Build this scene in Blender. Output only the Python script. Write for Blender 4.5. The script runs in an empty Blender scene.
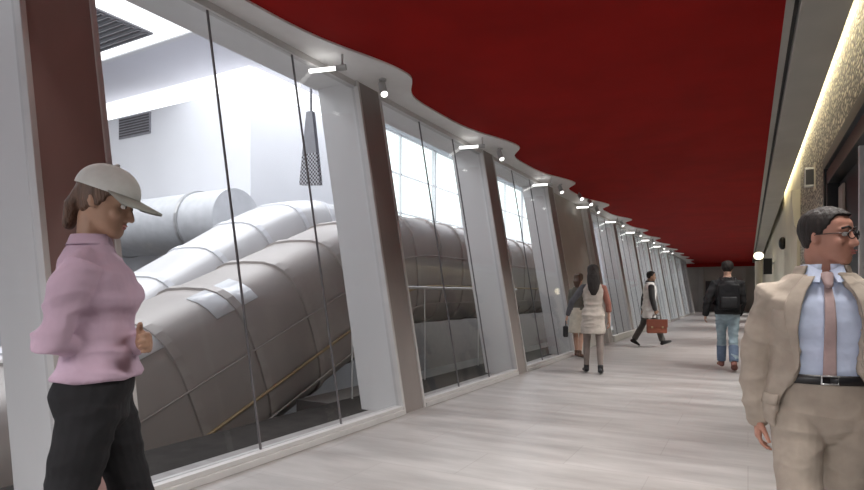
import bpy, bmesh, math, random
import numpy as np
from mathutils import Vector, Matrix, noise
random.seed(7)
C = bpy.context.scene.collection
scene = bpy.context.scene
PI = math.pi
R = math.radians
# ------------------------------------------------------------------ camera
YAW = R(28.75)
cam_d = bpy.data.cameras.new('camera'); cam = bpy.data.objects.new('camera', cam_d); C.objects.link(cam)
cam.location = (0, 0, 1.25); cam.rotation_euler = (R(90), 0, YAW)
cam_d.lens = 24; cam_d.sensor_width = 36; cam_d.shift_y = 50/864
cam_d.clip_start = 0.05; cam_d.clip_end = 300
scene.camera = cam
# ------------------------------------------------------------------ world, exposure
w = bpy.data.worlds.new('world'); scene.world = w; w.use_nodes = True
w.node_tree.nodes['Background'].inputs[0].default_value = (0.95, 0.95, 1.0, 1)
w.node_tree.nodes['Background'].inputs[1].default_value = 1.0
scene.view_settings.view_transform = 'Standard'
scene.view_settings.look = 'None'
scene.view_settings.exposure = 0.0
scene.view_settings.gamma = 1.0
scene.cycles.use_denoising = True
scene.cycles.max_bounces = 10
scene.cycles.transparent_max_bounces = 24
scene.cycles.sample_clamp_indirect = 6

def area(name, loc, rot, sx, sy, power, col=(1, 1, 1), spread=180):
    l = bpy.data.lights.new(name, 'AREA'); l.shape = 'RECTANGLE'; l.size = sx; l.size_y = sy
    l.energy = power; l.color = col
    o = bpy.data.objects.new(name, l); C.objects.link(o); o.location = loc; o.rotation_euler = rot
    l.spread = R(spread)
    return o
# cove tubes in the slot over the right wall (light the textured wall), hall lighting from above
area('cove_light', (0.765, 8.5, 3.98), (0, R(-5), 0), 0.05, 19, 95, (1, 0.86, 0.58))
area('hall_light', (-9.0, 6.0, 6.2), (0, 0, 0), 5, 12, 760, (0.93, 0.96, 1))
area('hall_light', (-6.8, 28.0, 6.2), (0, 0, 0), 4, 26, 1300, (0.95, 0.96, 1))
area('rear_fill', (-1.3, -4.0, 3.4), (R(38), 0, 0), 3.5, 2.0, 200, (1, 0.97, 0.95), 80)  # unseen fill lamp added behind the camera
for i, yy in enumerate((3.5, 8.5, 14, 20, 27, 35, 43)):
    area('soffit_fill', (0.50, yy, 3.50), (0, R(24), 0), 0.30, 3.6, 66, (1, 0.965, 0.93), 88)  # fill added to brighten the corridor, no fixture under the soffit

# ------------------------------------------------------------------ materials
def nodes(m):
    return m.node_tree.nodes, m.node_tree.links
def mat(name, col, rough=0.5, metal=0.0, var=0.08, scale=6.0, bump=0.0, bscale=40.0, spec=0.5, stretch=(1, 1, 1), coat=0):
    m = bpy.data.materials.new(name); m.use_nodes = True
    n, l = nodes(m); b = n['Principled BSDF']
    b.inputs['Roughness'].default_value = rough; b.inputs['Metallic'].default_value = metal
    b.inputs['Specular IOR Level'].default_value = spec
    b.inputs['Coat Weight'].default_value = coat
    tc = n.new('ShaderNodeTexCoord'); mp = n.new('ShaderNodeMapping'); mp.inputs['Scale'].default_value = stretch
    l.new(tc.outputs['Object'], mp.inputs['Vector'])
    nz = n.new('ShaderNodeTexNoise'); nz.inputs['Scale'].default_value = scale; nz.inputs['Detail'].default_value = 4
    l.new(mp.outputs['Vector'], nz.inputs['Vector'])
    cr = n.new('ShaderNodeValToRGB')
    cr.color_ramp.elements[0].position = 0.3; cr.color_ramp.elements[1].position = 0.7
    cr.color_ramp.elements[0].color = tuple(max(0, c*(1-var)) for c in col) + (1,)
    cr.color_ramp.elements[1].color = tuple(min(1, c*(1+var)) for c in col) + (1,)
    l.new(nz.outputs['Fac'], cr.inputs['Fac']); l.new(cr.outputs['Color'], b.inputs['Base Color'])
    if bump:
        n2 = n.new('ShaderNodeTexNoise'); n2.inputs['Scale'].default_value = bscale; n2.inputs['Detail'].default_value = 3
        l.new(mp.outputs['Vector'], n2.inputs['Vector'])
        bp = n.new('ShaderNodeBump'); bp.inputs['Strength'].default_value = bump; bp.inputs['Distance'].default_value = 0.02
        l.new(n2.outputs['Fac'], bp.inputs['Height']); l.new(bp.outputs['Normal'], b.inputs['Normal'])
    return m
def emit(name, col, s):
    m = bpy.data.materials.new(name); m.use_nodes = True
    n, l = nodes(m); n.remove(n['Principled BSDF'])
    e = n.new('ShaderNodeEmission'); e.inputs[0].default_value = col + (1,); e.inputs[1].default_value = s
    l.new(e.outputs[0], n['Material Output'].inputs['Surface'])
    return m
def glass_mat(name, tint, refl=0.08):
    m = bpy.data.materials.new(name); m.use_nodes = True
    n, l = nodes(m); n.remove(n['Principled BSDF'])
    t = n.new('ShaderNodeBsdfTransparent'); t.inputs[0].default_value = tint + (1,)
    g = n.new('ShaderNodeBsdfGlossy'); g.inputs['Roughness'].default_value = 0.03
    lw = n.new('ShaderNodeLayerWeight'); lw.inputs['Blend'].default_value = 0.5
    pw = n.new('ShaderNodeMath'); pw.operation = 'POWER'; pw.inputs[1].default_value = 4.0
    ma = n.new('ShaderNodeMath'); ma.operation = 'MULTIPLY_ADD'; ma.inputs[1].default_value = 0.28; ma.inputs[2].default_value = refl
    l.new(lw.outputs['Facing'], pw.inputs[0]); l.new(pw.outputs[0], ma.inputs[0])
    mx = n.new('ShaderNodeMixShader')
    l.new(ma.outputs[0], mx.inputs[0]); l.new(t.outputs[0], mx.inputs[1]); l.new(g.outputs[0], mx.inputs[2])
    l.new(mx.outputs[0], n['Material Output'].inputs['Surface'])
    return m
M = {}
M['red'] = mat('red_fabric_ceiling', (0.30, 0.008, 0.006), 0.85, var=0.12, scale=1.5, spec=0.15)
M['white'] = mat('white_paint', (0.82, 0.82, 0.82), 0.5, var=0.03)
M['soffit'] = mat('grey_soffit', (0.42, 0.41, 0.38), 0.6, var=0.05, scale=2)
M['groove'] = mat('dark_groove', (0.06, 0.06, 0.06), 0.7)
M['flank'] = mat('pale_grey_cladding', (0.74, 0.735, 0.73), 0.42, var=0.05, scale=2.0, stretch=(1, 1, .3))
M['brown'] = mat('brown_bronze_panel', (0.31, 0.20, 0.185), 0.4, var=0.12, scale=2.5, stretch=(1, 1, .3))
M['taupe'] = mat('taupe_bronze_panel', (0.27, 0.242, 0.23), 0.4, var=0.1, scale=2.5, stretch=(1, 1, .3))
M['frame'] = mat('light_frame_metal', (0.60, 0.59, 0.58), 0.35, 0.2, var=0.04)
M['joint'] = mat('glass_joint_sealant', (0.13, 0.12, 0.125), 0.5)
M['glass'] = glass_mat('clear_glass', (0.95, 0.955, 0.96), 0.02)
M['hallwall'] = mat('hall_white_wall', (0.66, 0.665, 0.69), 0.55, var=0.03, scale=1.0)
M['hallceil'] = mat('hall_ceiling_paint', (0.60, 0.60, 0.66), 0.6, var=0.03, scale=1.0)
M['halldark'] = mat('hall_dark_floor', (0.040, 0.035, 0.032), 0.8, var=0.2, spec=.1)
M['tube'] = mat('grey_taupe_metal_skin', (0.40, 0.36, 0.335), 0.45, 0.1, var=0.1, scale=1.2)
M['tuberib'] = mat('rib_metal', (0.42, 0.38, 0.355), 0.45, 0.1, var=0.08)
M['palet'] = mat('pale_metal_skin', (0.62, 0.61, 0.61), 0.3, 0.1, var=0.05, scale=1.0)
M['gold'] = mat('brass_strip', (0.42, 0.32, 0.19), 0.35, 0.5, var=0.1)
M['gallery'] = mat('taupe_stone', (.17, .155, .145), .5, var=.1)
M['pane'] = mat('white_roof_glare', (.85, .86, .88), .12, var=.02)  # white for the blown-out reflections painted on the enclosure roof
M['vent'] = mat('vent_grey', (0.22, 0.22, 0.24), 0.5)
M['ventd'] = mat('vent_dark', (0.05, 0.05, 0.055), 0.6)
M['lum'] = emit('luminous_ceiling_panel', (0.97, 0.98, 1.0), 2.2)
M['lumg'] = emit('backlit_frosted_window', (0.88, 1.0, 0.98), 2.0)
M['lens'] = emit('lamp_lens', (1, 0.98, 0.94), 4.0)
M['warm'] = emit('warm_lamp', (1, 0.88, 0.62), 3.5)
M['black'] = mat('black_metal', (0.012, 0.012, 0.012), 0.35, 0.2)
M['darkglass'] = mat('dark_shop_glass', (0.010, 0.010, 0.011), 0.35, spec=0.15)
M['cream'] = mat('cream_plaster', (0.62, 0.58, 0.46), 0.6, var=0.05, scale=2)
M['beige'] = mat('beige_board', (0.35, 0.29, 0.24), 0.5)
M['endwall'] = mat('grey_olive_wall', (0.42, 0.40, 0.36), 0.6, var=0.12, scale=1.0)
M['chrome'] = mat('spot_metal', (0.5, 0.5, 0.5), 0.3, 0.6)

def floor_mat():
    m = bpy.data.materials.new('pale_marble_floor'); m.use_nodes = True
    n, l = nodes(m); b = n['Principled BSDF']
    b.inputs['Roughness'].default_value = 0.34; b.inputs['Specular IOR Level'].default_value = 0.45
    tc = n.new('ShaderNodeTexCoord')
    mp = n.new('ShaderNodeMapping'); mp.inputs['Rotation'].default_value = (0, 0, R(-22)); mp.inputs['Scale'].default_value = (0.5, 2.3, 1)  # stretched streaks: marble veining that also paints the floor's reflections
    l.new(tc.outputs['Object'], mp.inputs['Vector'])
    nz = n.new('ShaderNodeTexNoise'); nz.inputs['Scale'].default_value = 1.6; nz.inputs['Detail'].default_value = 7; nz.inputs['Roughness'].default_value = 0.6
    l.new(mp.outputs['Vector'], nz.inputs['Vector'])
    cr = n.new('ShaderNodeValToRGB'); e = cr.color_ramp.elements
    e[0].position = 0.28; e[0].color = (0.25, 0.236, 0.229, 1); e[1].position = 0.7; e[1].color = (0.45, 0.432, 0.422, 1)
    l.new(nz.outputs['Fac'], cr.inputs['Fac'])
    bk = n.new('ShaderNodeTexBrick'); bk.inputs['Scale'].default_value = 1.0
    bk.offset = 0.5; bk.inputs['Brick Width'].default_value = 1.2; bk.inputs['Row Height'].default_value = 0.6
    bk.inputs['Mortar Size'].default_value = 0.004; bk.inputs['Mortar Smooth'].default_value = 0.3
    bk.inputs['Color1'].default_value = (1, 1, 1, 1); bk.inputs['Color2'].default_value = (0.93, 0.92, 0.91, 1)
    bk.inputs['Mortar'].default_value = (0.82, 0.80, 0.79, 1)
    l.new(tc.outputs['Object'], bk.inputs['Vector'])
    mx = n.new('ShaderNodeMix'); mx.data_type = 'RGBA'; mx.blend_type = 'MULTIPLY'; mx.inputs[0].default_value = 1
    l.new(cr.outputs['Color'], mx.inputs[6]); l.new(bk.outputs['Color'], mx.inputs[7])
    l.new(mx.outputs[2], b.inputs['Base Color'])
    mr = n.new('ShaderNodeMapRange'); mr.inputs[3].default_value = 0.26; mr.inputs[4].default_value = 0.46
    l.new(nz.outputs['Fac'], mr.inputs[0]); l.new(mr.outputs[0], b.inputs['Roughness'])
    return m
M['floor'] = floor_mat()
def pebble_mat():
    m = bpy.data.materials.new('embossed_cream_wall'); m.use_nodes = True
    n, l = nodes(m); b = n['Principled BSDF']; b.inputs['Roughness'].default_value = 0.45
    tc = n.new('ShaderNodeTexCoord')
    nz = n.new('ShaderNodeTexNoise'); nz.inputs['Scale'].default_value = 6; nz.inputs['Detail'].default_value = 2
    l.new(tc.outputs['Object'], nz.inputs['Vector'])
    v = n.new('ShaderNodeTexVoronoi'); v.inputs['Scale'].default_value = 17; v.feature = 'DISTANCE_TO_EDGE'
    mp = n.new('ShaderNodeMapping'); mp.inputs['Scale'].default_value = (1, .45, 1)
    l.new(tc.outputs['Object'], mp.inputs['Vector'])
    mxv = n.new('ShaderNodeMix'); mxv.data_type = 'RGBA'; mxv.blend_type = 'ADD'; mxv.inputs[0].default_value = 0.12
    l.new(mp.outputs['Vector'], mxv.inputs[6]); l.new(nz.outputs['Color'], mxv.inputs[7])
    l.new(mxv.outputs[2], v.inputs['Vector'])
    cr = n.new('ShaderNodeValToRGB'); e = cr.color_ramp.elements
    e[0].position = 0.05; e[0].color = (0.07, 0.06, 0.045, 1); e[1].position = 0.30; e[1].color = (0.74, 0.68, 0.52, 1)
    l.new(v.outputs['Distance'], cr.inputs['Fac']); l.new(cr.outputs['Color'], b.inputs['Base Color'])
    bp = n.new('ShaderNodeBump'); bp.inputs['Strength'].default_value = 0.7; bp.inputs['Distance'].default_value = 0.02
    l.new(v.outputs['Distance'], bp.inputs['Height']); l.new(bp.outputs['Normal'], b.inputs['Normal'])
    return m
M['pebble'] = pebble_mat()
def perf_mat():
    m = bpy.data.materials.new('perforated_sheet'); m.use_nodes = True
    n, l = nodes(m); b = n['Principled BSDF']; b.inputs['Roughness'].default_value = 0.5
    tc = n.new('ShaderNodeTexCoord'); mp = n.new('ShaderNodeMapping'); mp.inputs['Rotation'].default_value = (0, 0, 0)
    l.new(tc.outputs['Object'], mp.inputs['Vector'])
    ck = n.new('ShaderNodeTexChecker'); ck.inputs['Scale'].default_value = 30
    ck.inputs[1].default_value = (0.05, 0.05, 0.055, 1); ck.inputs[2].default_value = (0.45, 0.45, 0.48, 1)
    l.new(mp.outputs['Vector'], ck.inputs['Vector']); l.new(ck.outputs['Color'], b.inputs['Base Color'])
    return m
M['perf'] = perf_mat()

# ------------------------------------------------------------------ mesh helpers
class MB:
    """collects closed shells; build() links them as ONE mesh object"""
    def __init__(s): s.v = []; s.f = []
    def add(s, vs, fs):
        k = len(s.v); s.v += [tuple(map(float, p)) for p in vs]; s.f += [tuple(i+k for i in f) for f in fs]; return s
    def box(s, x0, x1, y0, y1, z0, z1, shear=0.0):
        """axis box; shear moves x by -shear*z (the lean of the glass wall)"""
        vs = []
        for z in (z0, z1):
            for x, y in ((x0, y0), (x1, y0), (x1, y1), (x0, y1)):
                vs.append((x-shear*z, y, z))
        return s.add(vs, [(3, 2, 1, 0), (4, 5, 6, 7), (0, 1, 5, 4), (1, 2, 6, 5), (2, 3, 7, 6), (3, 0, 4, 7)])
    def rings(s, rings, caps=True):
        n = len(rings[0]); vs = [p for r in rings for p in r]; fs = []
        for i in range(len(rings)-1):
            for j in range(n):
                k = (j+1) % n
                fs.append((i*n+j, i*n+k, (i+1)*n+k, (i+1)*n+j))
        if caps:
            fs.append(tuple(reversed(range(n)))); fs.append(tuple((len(rings)-1)*n+j for j in range(n)))
        return s.add(vs, fs)
    def tube(s, pts, rad, n=14, hint=None, round_ends=True):
        """elliptical tube along pts; rad: per point r or (r_side, r_hint)"""
        P = [Vector(p) for p in pts]; rr = [(r, r) if not isinstance(r, (tuple, list)) else tuple(r) for r in rad]
        hint = Vector(hint) if hint is not None else None
        if round_ends:
            d0 = (P[0]-P[1]).normalized(); d1 = (P[-1]-P[-2]).normalized()
            pre = []; post = []
            for a in (80, 55, 28):
                c, q = math.cos(R(a)), math.sin(R(a))
                pre.append((P[0]+d0*min(rr[0])*q, (rr[0][0]*c, rr[0][1]*c)))
                post.insert(0, (P[-1]+d1*min(rr[-1])*q, (rr[-1][0]*c, rr[-1][1]*c)))
            P = [a for a, _ in pre]+P+[a for a, _ in post]; rr = [b for _, b in pre]+rr+[b for _, b in post]
        rings = []; prev = None
        for i, p in enumerate(P):
            t = (P[min(i+1, len(P)-1)]-P[max(i-1, 0)]).normalized()
            h = hint if hint is not None else (prev if prev is not None else (Vector((0, 0, 1)) if abs(t.z) < .9 else Vector((1, 0, 0))))
            u = (h-t*h.dot(t))
            if u.length < 1e-4: u = Vector((0, 1, 0))-t*t.y
            u.normalize(); v = t.cross(u); prev = u
            rings.append([p+v*rr[i][0]*math.cos(2*PI*j/n)+u*rr[i][1]*math.sin(2*PI*j/n) for j in range(n)])
        return s.rings(rings)
    def cyl(s, a, b, r, n=20, r2=None):
        return s.tube([a, b], [r, r if r2 is None else r2], n, round_ends=False)
    def ell(s, c, r, rot=None, n=14, m=9):
        c = Vector(c); rings = []
        for i in range(1, m):
            a = PI*i/m
            ring = []
            for j in range(n):
                q = Vector((r[0]*math.sin(a)*math.cos(2*PI*j/n), r[1]*math.sin(a)*math.sin(2*PI*j/n), -r[2]*math.cos(a)))
                ring.append(c+(rot @ q if rot is not None else q))
            rings.append(ring)
        return s.rings(rings)
    def prism(s, poly, ax, a0, a1):
        """polygon in the two other axes extruded along axis ax"""
        def mk(p, a):
            q = list(p); q.insert(ax, a); return tuple(q)
        n = len(poly); vs = [mk(p, a0) for p in poly]+[mk(p, a1) for p in poly]
        fs = [tuple(range(n)), tuple(reversed(range(n, 2*n)))]+[(i, i+n, (i+1) % n+n, (i+1) % n) for i in range(n)]
        return s.add(vs, fs)
    def build(s, name, m, parent=None, smooth=False, bevel=0, voxel=0, sm=0, xf=None):
        me = bpy.data.meshes.new(name); me.from_pydata(s.v, [], s.f)
        bm = bmesh.new(); bm.from_mesh(me); bmesh.ops.recalc_face_normals(bm, faces=bm.faces); bm.to_mesh(me); bm.free()
        o = bpy.data.objects.new(name, me); C.objects.link(o)
        if voxel or bevel:
            if voxel:
                d = o.modifiers.new('r', 'REMESH'); d.mode = 'VOXEL'; d.voxel_size = voxel; d.use_smooth_shade = True
                if sm:
                    q = o.modifiers.new('s', 'SMOOTH'); q.factor = 0.5; q.iterations = sm
            else:
                d = o.modifiers.new('b', 'BEVEL'); d.width = bevel; d.segments = 2; d.limit_method = 'ANGLE'
            dg = bpy.context.evaluated_depsgraph_get(); dg.update()
            me2 = bpy.data.meshes.new_from_object(o.evaluated_get(dg))
            o.modifiers.clear(); old = o.data; o.data = me2; bpy.data.meshes.remove(old); me2.name = name; me = me2
        if smooth or voxel:
            me.polygons.foreach_set('use_smooth', [True]*len(me.polygons))
        me.materials.clear(); me.materials.append(m)
        if parent is not None: o.parent = parent
        return o
def tag(o, label, cat, group=None):
    o['label'] = label; o['category'] = cat
    if group: o['group'] = group
    return o
def thing(name, label, cat, loc=(0, 0, 0), rz=0, group=None):
    o = bpy.data.objects.new(name, None); C.objects.link(o); o.empty_display_size = 0.1
    o.location = loc; o.rotation_euler = (0, 0, rz)
    return tag(o, label, cat, group)
def struct(o):
    o['kind'] = 'structure'; return o
def sempty(name, loc=(0, 0, 0)):
    o = bpy.data.objects.new(name, None); C.objects.link(o); o.location = loc
    return struct(o)
def ordinal(i):
    return ['first', 'second', 'third', 'fourth', 'fifth', 'sixth', 'seventh', 'eighth', 'ninth', 'tenth', 'eleventh', 'twelfth', 'thirteenth', 'fourteenth', 'fifteenth'][i]

# ------------------------------------------------------------------ the corridor
T = 0.17                     # lean of the glass wall
XB = -3.21                   # foot of the glass wall
ZT = 3.61                    # ceiling height
YEND = 48.0
XR = 0.85                    # right wall
PITCH = 3.4; PW = 0.40
NP = 13
PY = [1.78+PITCH*i for i in range(-1, NP)]      # start of each pylon; index 0 is left of the frame
struct(MB().box(XB-0.4, XR+0.3, -6, YEND+.5, -0.12, 0).build('floor', M['floor']))

def edge_x(y):
    """plan of the scalloped ceiling edge"""
    best = 0
    for p in PY:
        d = y-(p+0.12)
        g = math.exp(-(d/0.95)**2) if d < 0 else math.exp(-(d/0.42)**2)
        best = max(best, g)
    return -3.55+0.34*best
ys = list(np.arange(-6, 20, 0.08))+list(np.arange(20, YEND+.01, 0.2))
cm = MB(); vs = []; fs = []
for y in ys:
    vs += [(edge_x(y), y, ZT+.02), (0.27, y, ZT+.02), (0.27, y, ZT+.10), (edge_x(y), y, ZT+.10)]
for i in range(len(ys)-1):
    for j in range(4):
        k = (j+1) % 4; fs.append((i*4+j, i*4+k, i*4+4+k, i*4+4+j))
fs += [(0, 1, 2, 3), tuple((len(ys)-1)*4+j for j in (3, 2, 1, 0))]
struct(cm.add(vs, fs).build('ceiling', M['red']))
vs = []; fs = []
for y in ys:
    e = edge_x(y)
    vs += [(XB-T*ZT-.55, y, ZT), (e+.012, y, ZT), (e+.012, y, ZT+.05), (e-.02, y, ZT+.13), (XB-T*ZT-.55, y, ZT+.13)]
for i in range(len(ys)-1):
    for j in range(5):
        k = (j+1) % 5; fs.append((i*5+j, i*5+k, i*5+5+k, i*5+5+j))
fs += [(0, 1, 2, 3, 4), tuple((len(ys)-1)*5+j for j in (4, 3, 2, 1, 0))]
struct(MB().add(vs, fs).build('trim_1', M['white']))
# right side: groove, grey soffit in two steps, cove slot
struct(MB().box(0.27, 0.33, -6, YEND, ZT+.0, ZT+.1).build('trim_2', M['soffit']))
struct(MB().box(0.33, 0.37, -6, YEND, ZT+.06, ZT+.1).build('trim_3', M['groove']))
struct(MB().box(0.37, 0.735, -6, YEND, ZT-.03, ZT+.45).build('trim_4', M['soffit'], bevel=.008))
struct(MB().box(0.62, XR+.3, -6, YEND, ZT+.455, ZT+.5).build('trim_5', M['white']))
# right wall: embossed part, smooth cream part
struct(MB().box(XR, XR+.25, 12.6, YEND, 0, ZT+.45).build('wall_right_far', M['cream']))
wr = MB()
wr.box(XR, XR+.25, 8.75, 12.6, 0, ZT+.45)
wr.box(XR, XR+.25, -6, 8.75, 2.96, ZT+.45)
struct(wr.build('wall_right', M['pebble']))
# shop front set in the wall
d = sempty('door_1', (XR, 8.75, 0))
fr = MB(); y0 = -6-8.75
fr.box(-.02, .14, -.09, 0, 0, 2.96); fr.box(-.02, .14, y0, 0, 2.82, 2.96)
fr.box(-.01, .12, -.32, -.24, 0, 2.76); fr.box(-.01, .12, y0, -.24, 2.60, 2.76); fr.box(0.02, .12, y0, 0, 0, .12)
fr.build('frame', M['black'], d, bevel=.006)
MB().box(.12, .14, y0, -.24, .1, 2.72).build('pane', M['darkglass'], d)
MB().box(.10, .12, -.24, -.09, .1, 2.5).build('side_panel', M['darkglass'], d)
for yy in (-2.3, -3.6, -5.0):
    MB().box(.03, .10, yy-.03, yy+.03, .1, 2.68).build('mullion', M['frame'] if yy == -2.3 else M['black'], d, bevel=.004)
t = thing('display_board', 'beige upright board behind the black shop front glass', 'board', (XR, 7.65, 0))
MB().box(.085, .115, .30, .62, 1.3, 2.52).build('board', M['beige'], t, bevel=.004)
# small framed sign on the embossed wall
t = thing('wall_sign', 'small dark box sign on a pale plate on the embossed wall', 'sign', (XR, 10.0, 2.96))
MB().box(-.13, 0, -.05, .05, -.14, .14).build('sign_box', M['chrome'], t, bevel=.006)
MB().box(-.015, 0, -.11, .11, -.20, .20).build('back_plate', M['cream'], t, bevel=.004)
MB().box(-.115, -.015, -.054, -.049, -.11, .11).build('sign_face', M['ventd'], t)
# bracket pilaster where the embossed wall ends
t = thing('wall_bracket', 'pale scroll bracket at the end of the embossed wall', 'bracket', (XR, 12.7, 0))
MB().prism([(0, 2.35), (-.10, 2.55), (-.14, 2.95), (-.14, 3.2), (0, 3.2)], 1, -.12, .12).build('corbel', M['cream'], t, bevel=.01)
MB().box(-.06, 0, -.10, .10, 0, 2.4).build('pilaster', M['cream'], t, bevel=.01)
t = thing('wall_speaker', 'small dark oval fixture on the smooth cream wall', 'fixture', (XR, 17.6, 2.6))
MB().ell((-.06, 0, 0), (.09, .12, .17)).build('housing', M['black'], t, smooth=True)
MB().cyl((0, 0, 0), (-.05, 0, 0), .05).build('mount', M['chrome'], t)
t = thing('illuminated_post', 'round cream post with a glowing top beside the right wall', 'post', (.36, 25.5, 0))
MB().cyl((0, 0, 0), (0, 0, 2.55), .125, 28).build('shaft', M['cream'], t, smooth=False)
MB().cyl((0, 0, 0), (0, 0, .1), .16, 28).build('base', M['chrome'], t)
MB().ell((0, 0, 2.76), (.17, .17, .15)).build('lamp_globe', M['warm'], t, smooth=True)
t = thing('hanging_sign', 'small black box sign projecting from the cream wall beside the glowing post', 'sign', (XR, 25.0, 2.35))
MB().box(-.34, -.06, -.08, .08, -.32, .27).build('box', M['black'], t, bevel=.01)
MB().box(-.06, 0, -.03, .03, .05, .12).build('arm', M['chrome'], t)
# end of the corridor
struct(MB().box(XB-1.5, XR+.3, YEND, YEND+.3, 0, ZT+.3).build('wall_end', M['endwall']))
for i, (xx, ww) in enumerate(((-3.1, .35), (-1.55, .22), (-.25, .22), (.5, .2))):
    o = MB().box(xx-ww/2, xx+ww/2, YEND-.26, YEND-.002, 0, ZT-.26).build('pier', M['soffit'], bevel=.01)
    tag(o, ['leftmost pale pier on the far end wall', 'second pale pier from the left on the far end wall', 'third pale pier from the left on the far end wall', 'rightmost pale pier on the far end wall'][i], 'pier', 'piers on the far end wall')
struct(MB().box(XB-.9, XR, YEND-.30, YEND, ZT-.25, ZT+.02).build('trim_6', M['red']))
for i, xx in enumerate((-2.35, -.9)):
    dd = sempty('door_%d' % (i+2), (xx, YEND-.02, 0))
    MB().box(-.45, .45, -.04, 0.0, 0, 2.3).build('leaf', M['groove'], dd, bevel=.006)
    MB().box(.30, .36, -.08, -.04, .95, 1.1).build('handle', M['chrome'], dd)

# ------------------------------------------------------------------ pylons and glazed bays
def pylon(i, y):
    if i == 0: lab = 'leaning pale grey pylon cropped by the left edge of the frame'
    elif i == 1: lab = 'nearest leaning pylon with dark brown front face behind the person in the cap'
    elif i == 4: lab = 'leaning grey pylon just left of the blank stone bay'
    elif i == 5: lab = 'leaning grey pylon just right of the blank stone bay'
    else: lab = 'leaning grey pylon, %s on the left wall counting the brown one as first' % ordinal(i-1)
    t = thing('pylon', lab, 'pylon', (XB, y-.03, 0), 0, 'leaning pylons along the glass wall')
    W = PW+.06
    MB().box(-.50, -.01, 0.012, W-.012, 0, ZT, T).build('shaft', M['flank'], t)
    MB().box(-.01, .045, 0.035, W-.035, 0, ZT, T).build('front_panel', M['brown'] if i == 1 else M['taupe'], t)
    for a in (0, W-.035):
        MB().box(-.03, .06, a, a+.035, 0, ZT, T).build('edge_trim', M['frame'], t, bevel=.004)
for i, y in enumerate(PY): pylon(i, y)
def bay(k, y0, y1, solid=False):
    wn = sempty('window_%d' % k, (XB, y0, 0)); L = y1-y0
    n = 3
    MB().box(-.06, .07, 0, L, 0, .05).box(-.06, .045, 0, L, .05, .085).build('sill', M['frame'], wn, bevel=.004)
    MB().box(-.05, .03, 0, L, ZT-.07, ZT, T).build('head_frame', M['frame'], wn, bevel=.004)
    for j in range(n):
        a = L*j/n+.004; b = L*(j+1)/n-.004
        MB().box(-.006, .006, a, b, .085, ZT-.07, T).build('glass_pane', M['glass'], wn)
        if j: MB().box(-.008, .008, L*j/n-.006, L*j/n+.006, .085, ZT-.07, T).build('glass_joint', M['joint'], wn)
for i in range(len(PY)-1):
    y0 = PY[i]+PW+.03; y1 = PY[i+1]-.03
    if i == 4:     # blank stone bay
        struct(MB().box(XB-.30, XB-.10, y0, y1, 0, ZT, T).build('wall_left', M['soffit']))
        continue
    bay(i+1, y0, y1)
struct(MB().box(XB, XB+.10, PY[5]+PW, PY[7], 0, .16).build('trim_7', M['soffit'], bevel=.01))

def spot(i, y):
    o = thing('spotlight', 'small silver spotlight under the soffit by the %s pylon, counting the brown one as first' % ordinal(i-1), 'spotlight', (-3.50, y, ZT), 0, 'spotlights under the white soffit')
    if i == 1: o['label'] = 'small silver spotlight under the soffit above the brown pylon'
    MB().cyl((0, 0, 0), (0, 0, -.02), .04).build('base', M['chrome'], o)
    MB().cyl((0, 0, -.02), (0, 0, -.09), .010).build('stem', M['chrome'], o)
    dv = Vector((.45, -.35, -.85)).normalized(); a = Vector((0, 0, -.10))-dv*.07
    MB().cyl(a, a+dv*.17, .042).build('head', M['chrome'], o)
    MB().cyl(a+dv*.168, a+dv*.176, .036).build('lens', M['lens'], o)
    if i < 7:
        l = bpy.data.lights.new('spot_beam', 'SPOT'); l.energy = 45; l.spot_size = R(95); l.spot_blend = .9; l.shadow_soft_size = .04
        l.color = (1, .96, .92)
        lo = bpy.data.objects.new('spot_beam', l); C.objects.link(lo); lo.parent = o; lo.location = a+dv*.2
        lo.rotation_euler = dv.to_track_quat('-Z', 'Y').to_euler()
def tube_light(i, y):
    o = thing('tube_light', 'short bright tube light beside the %s pylon, counting the brown one as first' % ordinal(i-1), 'light', (XB-T*ZT+.14, y, ZT-.13), R(14), 'short tube lights at the top of the glass')
    MB().cyl((-.15, 0, 0), (.15, 0, .0), .020).build('tube', M['lens'], o)
    MB().cyl((.14, 0, 0), (.24, 0, 0), .030).build('holder', M['chrome'], o)
    MB().cyl((.20, 0, 0), (.20, 0, .13), .012).build('bracket', M['chrome'], o)
for i, y in enumerate(PY):
    if i == 0 or i > 10: continue
    spot(i, y+.08)
    if i > 1: tube_light(i, y-.70)
for k, dy in enumerate((1.2, 2.1)):
    o = thing('spotlight', ['left', 'right'][k]+' one of two small spotlights over the blank stone bay', 'spotlight', (-3.42, PY[4]+PW+dy-.3, ZT), 0, 'spotlights over the blank stone bay')
    MB().cyl((0, 0, 0), (0, 0, -.06), .012).build('stem', M['chrome'], o)
    MB().cyl((0, .03, -.05), (.08, -.05, -.16), .045).build('head', M['chrome'], o)
    MB().cyl((.08, -.05, -.16), (.084, -.054, -.166), .038).build('lens', M['lens'], o)

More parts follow.
